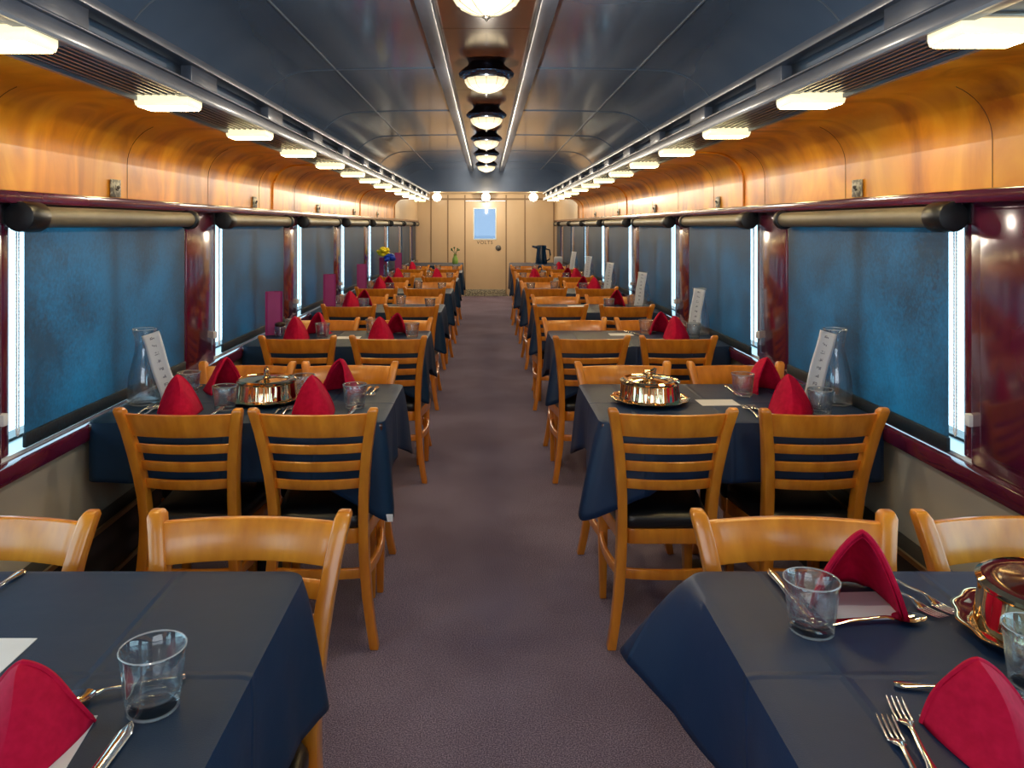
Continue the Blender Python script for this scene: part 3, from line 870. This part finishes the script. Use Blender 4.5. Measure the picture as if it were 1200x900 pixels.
SIDE = {-1: 'left', 1: 'right'}
def where(r, side, seat): return '%s of the %s table on the %s' % (seat, TN[r], SIDE[side])
def nap(r, side, x, y, rz, seat, z=ZT, sc=(1, 1, 1)):
    o = NP.put((x, y, z), rz, 'red folded linen napkin at the %s' % where(r, side, seat), 'napkin', 'red folded napkins'); o.scale = sc
def gls(r, side, x, y, seat):
    GLS.put((x, y, ZT), random.uniform(0, 6), 'clear glass tumbler at the %s' % where(r, side, seat), 'glass', 'water tumblers')
def card(r, side, x, y, rz, what, sx=1):
    o = CD.put((x, y, ZT), rz, 'white card %s the %s %s table' % (what, TN[r], SIDE[side]), 'card', 'white cards on the tables'); return o
def cut(P, r, side, x, y, rz, what, cat):
    P.put((x, y, ZT), rz, '%s of the %s table on the %s' % (what, TN[r], SIDE[side]), cat, 'polished cutlery')

NA, NW, FA, FW = 'near aisle seat', 'near wall seat', 'far aisle seat', 'far wall seat'
# --- front left table
card(0, -1, -.835, 1.25, 0, 'lying flat in the middle of')
card(0, -1, -.595, 1.015, PI / 2 + .12, 'under the napkin at the near aisle seat of')
nap(0, -1, -.622, 1.040, PI + .15, NA, ZT + .0012, (.95, .95, .74))
gls(0, -1, -.483, 1.112, NA)
cut(SP, 0, -1, -.465, 1.185, PI / 2 + .42, 'dessert spoon behind the tumbler, near aisle seat', 'spoon')
cut(KN, 0, -1, -.497, .862, 0, 'knife in front of the tumbler, near aisle seat', 'knife')
cut(FK, 0, -1, -.934, 1.548, PI - .05, 'polished fork at the far edge', 'fork')
# --- front right table
card(0, 1, .672, 1.412, 0.05, 'under the napkin at the far aisle seat of')
nap(0, 1, .678, 1.41, -.32, FA, ZT + .0012, (1.02, 1, 1))
gls(0, 1, .561, 1.325, FA)
cut(KN, 0, 1, .572, 1.548, PI, 'knife left of the napkin, far aisle seat', 'knife')
cut(FK, 0, 1, .788, 1.548, PI + .28, 'outer fork right of the napkin, far aisle seat', 'fork')
cut(FK, 0, 1, .752, 1.535, PI + .30, 'inner fork right of the napkin, far aisle seat', 'fork')
cut(SP, 0, 1, .592, 1.345, -PI / 2 + .06, 'spoon lying before the napkin, far aisle seat', 'spoon')
DS.put((.965, 1.30, ZT), .7, 'warm-tinted silver domed serving dish on a tray on the front right table', 'serving dish', 'covered serving dishes')
gls(0, 1, .835, 1.165, NA)
card(0, 1, .672, 1.025, PI / 2 + .06, 'under the napkin at the near aisle seat of')
nap(0, 1, .682, 1.044, PI - .15, NA, ZT + .0012, (.95, .95, .74))
cut(SP, 0, 1, .618, 1.165, -PI / 2 - .22, 'dessert spoon behind the napkin, near aisle seat', 'spoon')
cut(FK, 0, 1, .532, .898, -.16, 'outer fork left of the napkin, near aisle seat', 'fork')
cut(FK, 0, 1, .562, .940, -.19, 'inner fork left of the napkin, near aisle seat', 'fork')
cut(KN, 0, 1, 1.05, 1.548, PI + .1, 'polished knife at the far wall seat', 'knife')

def setting(r, side, x, y, near, rz=0):
    """cutlery of a place: forks and knife either side of the napkin"""
    d = 1 if near else -1
    a = 0 if near else PI
    seat = ('near ' if near else 'far ') + ('aisle' if abs(x) < .9 else 'wall') + ' seat'
    cut(KN, r, side, x + d * .13, y - d * .10, a, 'table knife by the napkin, %s' % seat, 'knife')
    cut(FK, r, side, x - d * .115, y - d * .09, a, 'fork nearest the napkin, %s' % seat, 'fork')
    cut(FK, r, side, x - d * .145, y - d * .09, a, 'outermost fork, %s' % seat, 'fork')
# --- second tables
nap(1, -1, -1.14, 2.86, PI + .35, NW); nap(1, -1, -1.11, 3.24, .9, FW)
nap(1, -1, -.635, 2.85, PI + .4, NA); nap(1, -1, -.615, 3.22, -.55, FA)
for x, y, nr in ((-1.14, 2.86, 1), (-1.11, 3.24, 0), (-.635, 2.85, 1), (-.615, 3.22, 0)): setting(1, -1, x, y, nr)
gls(1, -1, -.995, 2.92, NW); gls(1, -1, -1.235, 3.19, FW); gls(1, -1, -.505, 2.95, NA); gls(1, -1, -.745, 3.13, FA)
DS.put((-.875, 3.06, ZT), 1.9, 'silver domed serving dish on a tray on the second left table', 'serving dish', 'covered serving dishes')
nap(1, 1, 1.135, 2.86, PI - .35, NW); nap(1, 1, 1.17, 3.24, .5, FW)
for x, y, nr in ((1.135, 2.86, 1), (1.17, 3.24, 0)): setting(1, 1, x, y, nr)
gls(1, 1, 1.055, 3.16, FW); gls(1, 1, 1.245, 2.86, NW)
DS.put((.648, 3.045, ZT), .3, 'silver domed serving dish on a tray on the second right table', 'serving dish', 'covered serving dishes')
card(1, 1, .912, 3.03, 0.02, 'lying flat right of the serving dish on')
def carafe(r, side, x, y):
    CF.put((x, y, ZT), 0, 'clear glass carafe by the wall on the %s table on the %s' % (TN[r], SIDE[side]), 'carafe', 'glass carafes')
def tallcard(r, side, x, y, lean, ry):
    o = TC.put((x, y, ZT + .001), lean, 'tall narrow white printed card leaning on the carafe, %s table on the %s' % (TN[r], SIDE[side]), 'card', 'tall printed cards')
    o.rotation_euler = (0, ry, lean)
carafe(1, 1, 1.372, 3.02); tallcard(1, 1, 1.240, 2.950, .15, .28)
carafe(1, -1, -1.345, 3.02); tallcard(1, -1, -1.200, 2.945, -.1, -.33)
# --- third tables
nap(2, -1, -1.16, 4.70, PI + .3, NW); nap(2, -1, -1.08, 4.93, -.5, FW); nap(2, -1, -.64, 4.68, PI + .2, NA); nap(2, -1, -.575, 4.90, -.1, FA)
gls(2, -1, -1.02, 4.78, NW); gls(2, -1, -1.26, 4.98, FW); gls(2, -1, -.465, 4.80, NA); gls(2, -1, -.74, 4.99, FA)
JR.put((-1.30, 4.84, ZT), 0, 'small glass sugar jar with dark lid beside the magenta menu, third left table', 'jar')
card(2, -1, -.86, 4.78, 0, 'lying flat in the middle of')
nap(2, 1, 1.165, 4.72, PI - .3, NW); nap(2, 1, 1.115, 4.96, .2, FW)
gls(2, 1, 1.03, 4.96, FW); gls(2, 1, 1.29, 4.78, NW)
card(2, 1, .862, 4.92, 0, 'lying flat in the middle of')
carafe(2, 1, 1.375, 4.95); tallcard(2, 1, 1.305, 4.87, 0, .16)
cut(FK, 2, 1, .97, 4.86, .3, 'polished fork beside the white card', 'fork')
# --- farther tables: napkins, tumblers, menus or carafes
far = {3: [(-1, -1.15, 6.52, NW), (-1, -1.07, 6.68, FW), (1, 1.125, 6.66, FW)],
       4: [(-1, -1.15, 8.30, NW), (-1, -1.08, 8.42, FW), (1, 1.17, 8.26, NW), (1, 1.06, 8.42, FW)],
       5: [(-1, -1.16, 10.05, NW), (-1, -.65, 10.02, NA), (1, 1.17, 10.02, NW), (1, 1.07, 10.14, FW), (1, .63, 10.02, NA)],
       6: [(-1, -1.14, 11.8, NW), (1, 1.12, 11.8, NW)]}
for r, lst in far.items():
    for side, x, y, seat in lst:
        nap(r, side, x, y, random.uniform(-.5, .5) + (PI if seat.startswith('near') else 0), seat)
    base = far_edge[r] - .33
    for side in (-1, 1):
        gls(r, side, side * 1.02, base - .12, NW); gls(r, side, side * 1.26, base + .14, FW)
        if side < 0 or r >= 4:
            gls(r, side, side * .47, base - .10, NA); gls(r, side, side * .74, base + .14, FA)
card(3, 1, .78, 6.66, 0, 'lying flat in the middle of')
for r in range(2, 7):
    y = far_edge[r] - .22
    MN.put((-1.355, y, ZT), .25 + .1 * (r % 2), 'magenta menu folder standing by the wall on the %s table on the left' % TN[r], 'menu', 'magenta menu folders')
    if r >= 3:
        yc = far_edge[r] - .18
        carafe(r, 1, 1.36, yc); tallcard(r, 1, 1.300, yc - .075, 0, .14)

# flowers on the sixth left table
def blossom(c, col, r, n, seed, parent, name):
    rnd = random.Random(seed); mb = MB()
    for i in range(n):
        a = rnd.uniform(0, 6.28); b = rnd.uniform(-.6, 1.4)
        d = Vector((math.cos(a) * math.cos(b), math.sin(a) * math.cos(b), math.sin(b)))
        p = Vector(c) + d * r * rnd.uniform(.3, .8)
        mb.sphere(p, r * rnd.uniform(.32, .5), 8, 5, .6)
    return mb.build(name, col, parent)
fy = 9.92
v = tag(empty('flower_vase', (-1.30, fy, ZT)), 'vase of yellow and blue flowers by the wall on the sixth left table', 'flowers')
MB().lathe([(.001, 0), (.035, 0), (.04, .01), (.028, .10), (.022, .15), (.03, .19), (.028, .19), (.019, .15), (.025, .10), (.035, .012), (.001, .01)], 24).build('vase', 'glass', v)
st = MB()
for dx, dz in ((-.03, .3), (.0, .32), (.04, .27), (.05, .24)): st.tube([(0, 0, .02), (dx * .3, 0, .15), (dx, 0, dz)], .003, 6)
st.build('stems', 'stem', v)
blossom((-.035, 0, .345), 'yellow', .085, 26, 1, v, 'yellow_bloom')
blossom((.055, -.03, .275), 'blue', .075, 24, 2, v, 'blue_bloom')

# cloth-covered service tables at the far end and what stands on them
for side in (-1, 1):
    x0, x1 = sorted((side * .43, side * 1.42))
    tb = make_table_parts(side, x0, x1, 13.3, 14.45)
    tag(tb, 'service table at the far end of the car, %s of the aisle, under dark cloth' % SIDE[side], 'table', 'service tables')
    c = make_cloth(side, x0, x1, 13.3, 14.45, 'cloth_left' if side < 0 else 'cloth_right', 90 + side, drop=.45, fl_far=.02, fl_near=.02, dr_far=.5, dr_near=.5)
    tag(c, 'dark cloth over the service table at the far end, %s of the aisle' % SIDE[side], 'tablecloth', 'service table cloths')
p = tag(empty('coffee_jug', (1.00, 14.0, ZT)), 'tall dark blue coffee jug on the far right service table', 'jug')
MB().lathe([(.001, 0), (.105, 0), (.11, .01), (.098, .12), (.085, .22), (.080, .28), (.001, .28)], 28).build('body', 'navy_item', p)
MB().lathe([(.001, .28), (.092, .28), (.095, .31), (.085, .335), (.001, .345)], 28).build('lid', 'navy_item', p)
q = MB(); q.loft([[(-.07, -.035, z0), (-.07, .035, z0), (-.17, .022, z1), (-.17, -.022, z1)] for z0, z1 in ((.265, .30), (.325, .335))]); q.build('spout', 'navy_item', p, bevel=.006)
q = MB(); q.tube([(.08, 0, .27), (.15, 0, .25), (.165, 0, .16), (.15, 0, .08), (.095, 0, .05)], .014, 10); q.build('handle', 'navy_item', p)
bx = tag(empty('paper_box', (1.30, 13.9, ZT)), 'white paper box standing beside the dark jug on the far right service table', 'box')
MB().box(-.075, .075, -.05, .05, 0, .11).build('carton', 'paper', bx, bevel=.004)
MB().loft([[(-.075, -.05, .11), (.075, -.05, .11), (.075, .05, .11), (-.075, .05, .11)], [(-.06, -.012, .135), (.06, -.012, .135), (.06, .012, .135), (-.06, .012, .135)]]).build('lid', 'paper', bx)
g = tag(empty('green_vase', (-.57, 14.0, ZT)), 'small pale green vase with sprigs on the far left service table', 'vase')
MB().lathe([(.001, 0), (.05, 0), (.055, .02), (.05, .09), (.03, .13), (.026, .15), (.034, .17), (.03, .17), (.022, .15), (.045, .09), (.001, .02)], 24).build('vase', 'green', g)
s_ = MB()
for i in range(7):
    a = i * .9; s_.tube([(0, 0, .10), (.02 * math.cos(a), .02 * math.sin(a), .2), (.07 * math.cos(a), .05 * math.sin(a), .25 + .02 * (i % 3))], .004, 6)
    s_.sphere((.07 * math.cos(a), .05 * math.sin(a), .25 + .02 * (i % 3)), .016, 8, 5)
s_.build('sprigs', 'stem', g)

# ------------------------------------------------------------------ light
w = bpy.data.worlds.new('World'); S.world = w; w.use_nodes = True
bg = w.node_tree.nodes['Background']; bg.inputs[0].default_value = (.62, .88, 1.0, 1); bg.inputs[1].default_value = 4.2
def lamp(name, typ, loc, power, col, size=.1, rot=(0, 0, 0), sy=None):
    l = bpy.data.lights.new(name, typ); l.energy = power; l.color = col
    if typ == 'AREA':
        l.size = size
        if sy: l.shape = 'RECTANGLE'; l.size_y = sy
    else: l.shadow_soft_size = size
    if typ == 'POINT': l.specular_factor = .15
    o = bpy.data.objects.new(name, l); COL.objects.link(o); o.location = loc; o.rotation_euler = rot
    return o
for i, y in enumerate([-.7, 1.25] + lampY):
    lamp('lamp_glow', 'POINT', (0, y, 2.02), 13, (1, .88, .72), 0)
for i, y in enumerate((13.9, 14.9)):
    lamp('end_glow', 'POINT', (0, y, 1.95), 30, (1, .85, .62), 0)
# fill light added behind the viewer for the unseen rest of the car
lamp('rear_fill_light', 'AREA', (0, -2.3, 1.6), 30, (.80, .90, 1), 2.4, (PI / 2 , 0, 0), 1.2)
# ------------------------------------------------------------------ camera
cam = bpy.data.cameras.new('camera'); cam.sensor_width = 36; cam.lens = FPX * 36 / 1200
cam.shift_x = (600 - 570) / 1200; cam.shift_y = -(450 - 264) / 1200
cam.clip_start = .05
co = bpy.data.objects.new('camera', cam); COL.objects.link(co)
co.location = (0, 0, H); co.rotation_euler = (PI / 2, 0, 0)
S.camera = co
S.view_settings.view_transform = 'Standard'
S.view_settings.exposure = 0.08
S.cycles.max_bounces = 10; S.cycles.transmission_bounces = 8; S.cycles.transparent_max_bounces = 12
S.cycles.caustics_refractive = False; S.cycles.caustics_reflective = False
S.cycles.sample_clamp_indirect = 3
